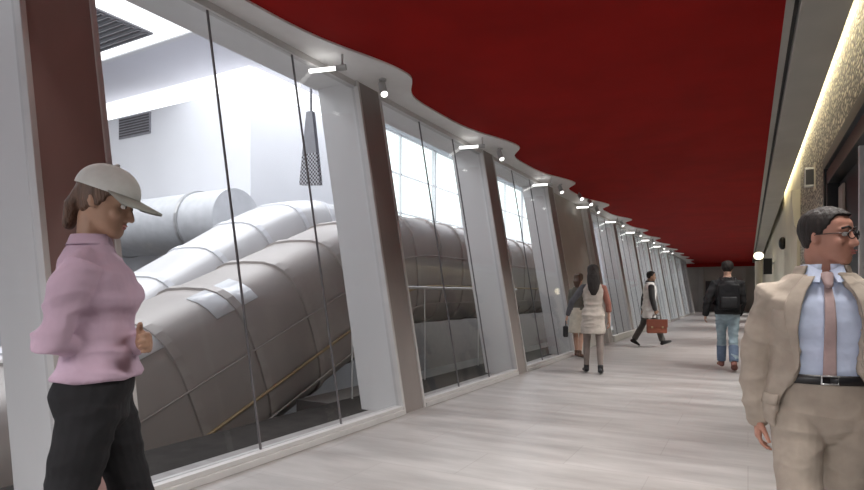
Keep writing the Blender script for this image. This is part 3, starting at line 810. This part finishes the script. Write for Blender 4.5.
mb.add(vs, fs); p.out(mb, 'cap_brim', cloth('grey_green_brim', (.30, .31, .28), bump=.2), cp, remesh=False)
mb = MB(); mb.ell(p.HX((-.006, 0, .146)), (.010, .010, .006)); p.out(mb, 'cap_button', capm, cp, remesh=False)

# --- the person with the backpack, walking away
p = Person('person', 'person in dark jacket and pale jeans walking away with a backpack', (-.30, 10.75, 0), R(96), 1.76,
           legs=((12, 3, -1, 4), (-8, 14, -1, -22)), arms=((-2, 24, 16, -6), (6, 8, 20, 8)), vox=.010, skin=SK_F, hyaw=-12)
p.body(); p.face(LIP, HAIR_D); p.hair(HAIR_D, th=.016, hl=.06)
dk = cloth('charcoal_jacket_cloth', (.030, .030, .032)); jn = cloth('washed_jeans', (.30, .39, .44)); jn2 = cloth('deep_blue_denim', (.15, .20, .29))
mb = MB(); p.torso(mb, .88, 1.49, .024)
for i in (0, 1): p.sleeve(mb, i, .018, .97)
p.out(mb, 'jacket', dk, fold=.008)
tr = p.trousers(jn, .014, .012, fold=.008)
mb = MB()
for i in (0, 1):
    hip, knee, ank, fw, up = p.leg[i]; mb.tube([knee.lerp(ank, .30), knee.lerp(ank, .6), knee.lerp(ank, .97)], [.077, .074, .068], 16, round_ends=False)
p.out(mb, 'trouser_cuffs', jn2, tr)
p.shoes(mat('rust_suede_shoe', (.22, .09, .07), .7))
bp = thing('backpack', 'black backpack worn by the person in pale jeans', 'backpack', p.root.location, R(96))
def bpout(mb, name, m, parent=None, bevel=0, vox=0):
    mb.v = [(x*p.k, y*p.k, (z+p.dz)*p.k) for x, y, z in mb.v]; return mb.build(name, m, parent or bp, bevel=bevel, voxel=vox, sm=3 if vox else 0, smooth=True)
mb = MB(); mb.box(-.30, -.148, -.155, .155, .96, 1.36); mb.ell((-.222, 0, 1.36), (.078, .150, .09)); bk_ = bpout(mb, 'pack', cloth('black_nylon', (.014, .014, .016), rough=.6), vox=.012)
mb = MB(); mb.box(-.345, -.295, -.115, .115, .99, 1.17); bpout(mb, 'front_pocket', cloth('grey_nylon', (.028, .028, .030), rough=.6), bevel=.02)
mb = MB(); mb.tube([(-.22, -.03, 1.44), (-.22, -.02, 1.475), (-.22, .02, 1.475), (-.22, .03, 1.44)], [.007]*4, 8); bpout(mb, 'grab_loop', leather)
for sg in (1, -1):
    mb = MB(); mb.tube([(-.15, sg*.085, 1.40), (-.06, sg*.10, 1.485), (.06, sg*.105, 1.46), (.135, sg*.11, 1.33), (.12, sg*.15, 1.15), (-.02, sg*.205, 1.05), (-.15, sg*.15, 1.0)], [(.024, .006)]*7, 8); bpout(mb, 'strap', leather)

# --- the man in the white coat, mid stride
p = Person('person', 'man in white coat mid stride beside the far pylons carrying a brown bag', (-2.10, 14.75, 0), R(20), 1.80,
           legs=((-17, 12, 0, -26), (22, 4, 0, 22)), arms=((-14, 8, 10, 0), (6, 9, 10, 2)), lean=3, vox=.010, skin=SK_B, hand_curl=(25, 60))
p.body(); p.face(LIP, HAIR_D); p.hair(HAIR_D, th=.010, hl=.07)
wc = cloth('white_coat_cloth', (.84, .84, .83)); gy = cloth('dark_grey_cloth', (.06, .06, .062))
mb = MB(); p.torso(mb, .84, 1.495, .030, flare=lambda z: .025*max(0, (1.0-z)/.2))
mb.rings([[p.X((.01+(.150+.0)*math.cos(2*PI*j/28)*k_, .20*math.sin(2*PI*j/28)*k_, z)) for j in range(28)] for z, k_ in ((.66, 1.12), (.80, 1.05), (.93, .98))])
ct = p.out(mb, 'coat', wc, fold=.010)
mb = MB()
for i in (0, 1): p.sleeve(mb, i, .018, .97)
p.out(mb, 'sleeves', gy)
mb = MB(); p.shell(mb, 1.46, 1.53, 0, 2*PI, .016, .014, nz=4, na=30); p.out(mb, 'scarf', gy, remesh=False)
p.trousers(cloth('grey_trouser_cloth', (.12, .115, .11)), .014, .016); p.shoes(leather)
wr = p.arm[1][2]; dd = p.arm[1][3].normalized(); hp_ = wr+dd*.125
bg = thing('briefcase', 'brown leather bag held by the man in the white coat', 'bag', p.root.location, R(20))
k = p.k; hx, hy, hz = hp_.x*k, hp_.y*k-.012, (hp_.z+p.dz)*k
tan = mat('brown_bag_leather', (.27, .085, .05), .45, var=.15)
MB().box(hx-.23, hx+.23, hy-.06, hy+.06, hz-.44, hz-.11).build('case', tan, bg, bevel=.03)
MB().box(hx-.235, hx+.235, hy-.072, hy-.058, hz-.30, hz-.105).build('flap', mat('brown_flap_leather', (.22, .065, .04), .45), bg, bevel=.006)
MB().tube([(hx-.09, hy, hz-.11), (hx-.08, hy, hz-.01), (hx+.08, hy, hz-.01), (hx+.09, hy, hz-.11)], [.010]*4, 8).build('handle', leather, bg, smooth=True)
for q in (-.12, .12): MB().box(hx+q-.02, hx+q+.02, hy-.08, hy-.068, hz-.32, hz-.27).build('clasp', M['gold'], bg, bevel=.003)

# --- the woman with long dark hair, seen from behind
p = Person('person', 'woman with long dark hair in short beige dress seen from behind', (-2.17, 9.3, 0), R(108), 1.70, True,
           legs=((7, 2, 1, 0), (-7, 5, 2, -6)), arms=((-6, 38, 22, -16), (-4, 16, 10, -4)), vox=.010, skin=SK_F)
p.body(); p.face(LIP, HAIR_D)
def longhair(mb): mb.tube([p.HX((-.06, 0, .04)), p.HX((-.10, 0, -.06)), p.HX((-.125, .0, -.17)), p.HX((-.135, .0, -.28)), p.HX((-.13, 0, -.36))], [(.085, .05), (.105, .055), (.105, .05), (.085, .04), (.045, .02)], 18)
p.hair(HAIR_D, th=.018, hl=.068, side=-.05, extra=longhair)
ds = cloth('beige_dress_cloth', (.50, .45, .40))
mb = MB(); p.torso(mb, .86, 1.465, .016)
mb.rings([[p.X((-.006+.145*math.cos(2*PI*j/28)*k_, .185*math.sin(2*PI*j/28)*k_, z)) for j in range(28)] for z, k_ in ((.63, 1.08), (.75, 1.05), (.93, .95), (1.03, .78))])
p.out(mb, 'dress', ds, fold=.010)
mb = MB(); p.sleeve(mb, 0, .010, .9); p.out(mb, 'left_sleeve', cloth('grey_knit', (.10, .10, .11)))
mb = MB(); p.sleeve(mb, 1, .010, .5); p.out(mb, 'right_sleeve', cloth('rust_knit', (.30, .13, .10)))
mb = MB(); p.legs_(mb, .004, .98); p.out(mb, 'tights', cloth('taupe_tights', (.24, .20, .18)))
p.shoes(leather, .006)
wr = p.arm[0][2]; k = p.k; dd = p.arm[0][3].normalized(); q = wr+dd*.10
hb = thing('handbag', 'small dark handbag at the left hand of the woman with long hair', 'bag', p.root.location, R(108))
hx, hy, hz = q.x*k, q.y*k, (q.z+p.dz)*k
MB().box(hx-.10, hx+.10, hy-.035, hy+.045, hz-.26, hz-.08).build('bag_body', leather, hb, bevel=.02)
MB().tube([(hx-.07, hy, hz-.09), (hx-.05, hy, hz+.0), (hx+.05, hy, hz+.0), (hx+.07, hy, hz-.09)], [.007]*4, 8).build('handle', leather, hb, smooth=True)

# --- the woman close to the glass behind her
p = Person('person', 'woman with dark hair and cream skirt close to the blank stone bay', (-2.98, 11.55, 0), R(80), 1.66, True,
           legs=((9, 2, 1, 0), (-9, 6, 1, -8)), arms=((4, 8, 30, 5), (8, 8, 40, 5)), vox=.010, skin=SK_F)
p.body(); p.face(LIP, HAIR_B)
def midhair(mb): mb.tube([p.HX((-.06, 0, .04)), p.HX((-.09, 0, -.06)), p.HX((-.10, 0, -.16))], [(.08, .045), (.085, .045), (.05, .025)], 16)
p.hair(HAIR_B, th=.016, hl=.068, side=-.04, extra=midhair)
mb = MB(); p.torso(mb, .98, 1.465, .014)
for i in (0, 1): p.sleeve(mb, i, .010, .45)
p.out(mb, 'top', cloth('olive_grey_top', (.13, .12, .10)))
mb = MB(); mb.rings([[p.X((-.006+.14*math.cos(2*PI*j/28)*k_, .18*math.sin(2*PI*j/28)*k_, z)) for j in range(28)] for z, k_ in ((.50, 1.25), (.75, 1.08), (.93, .98), (1.03, .84))])
p.out(mb, 'skirt', cloth('cream_skirt_cloth', (.62, .56, .46)))
p.shoes(brownl, .006)
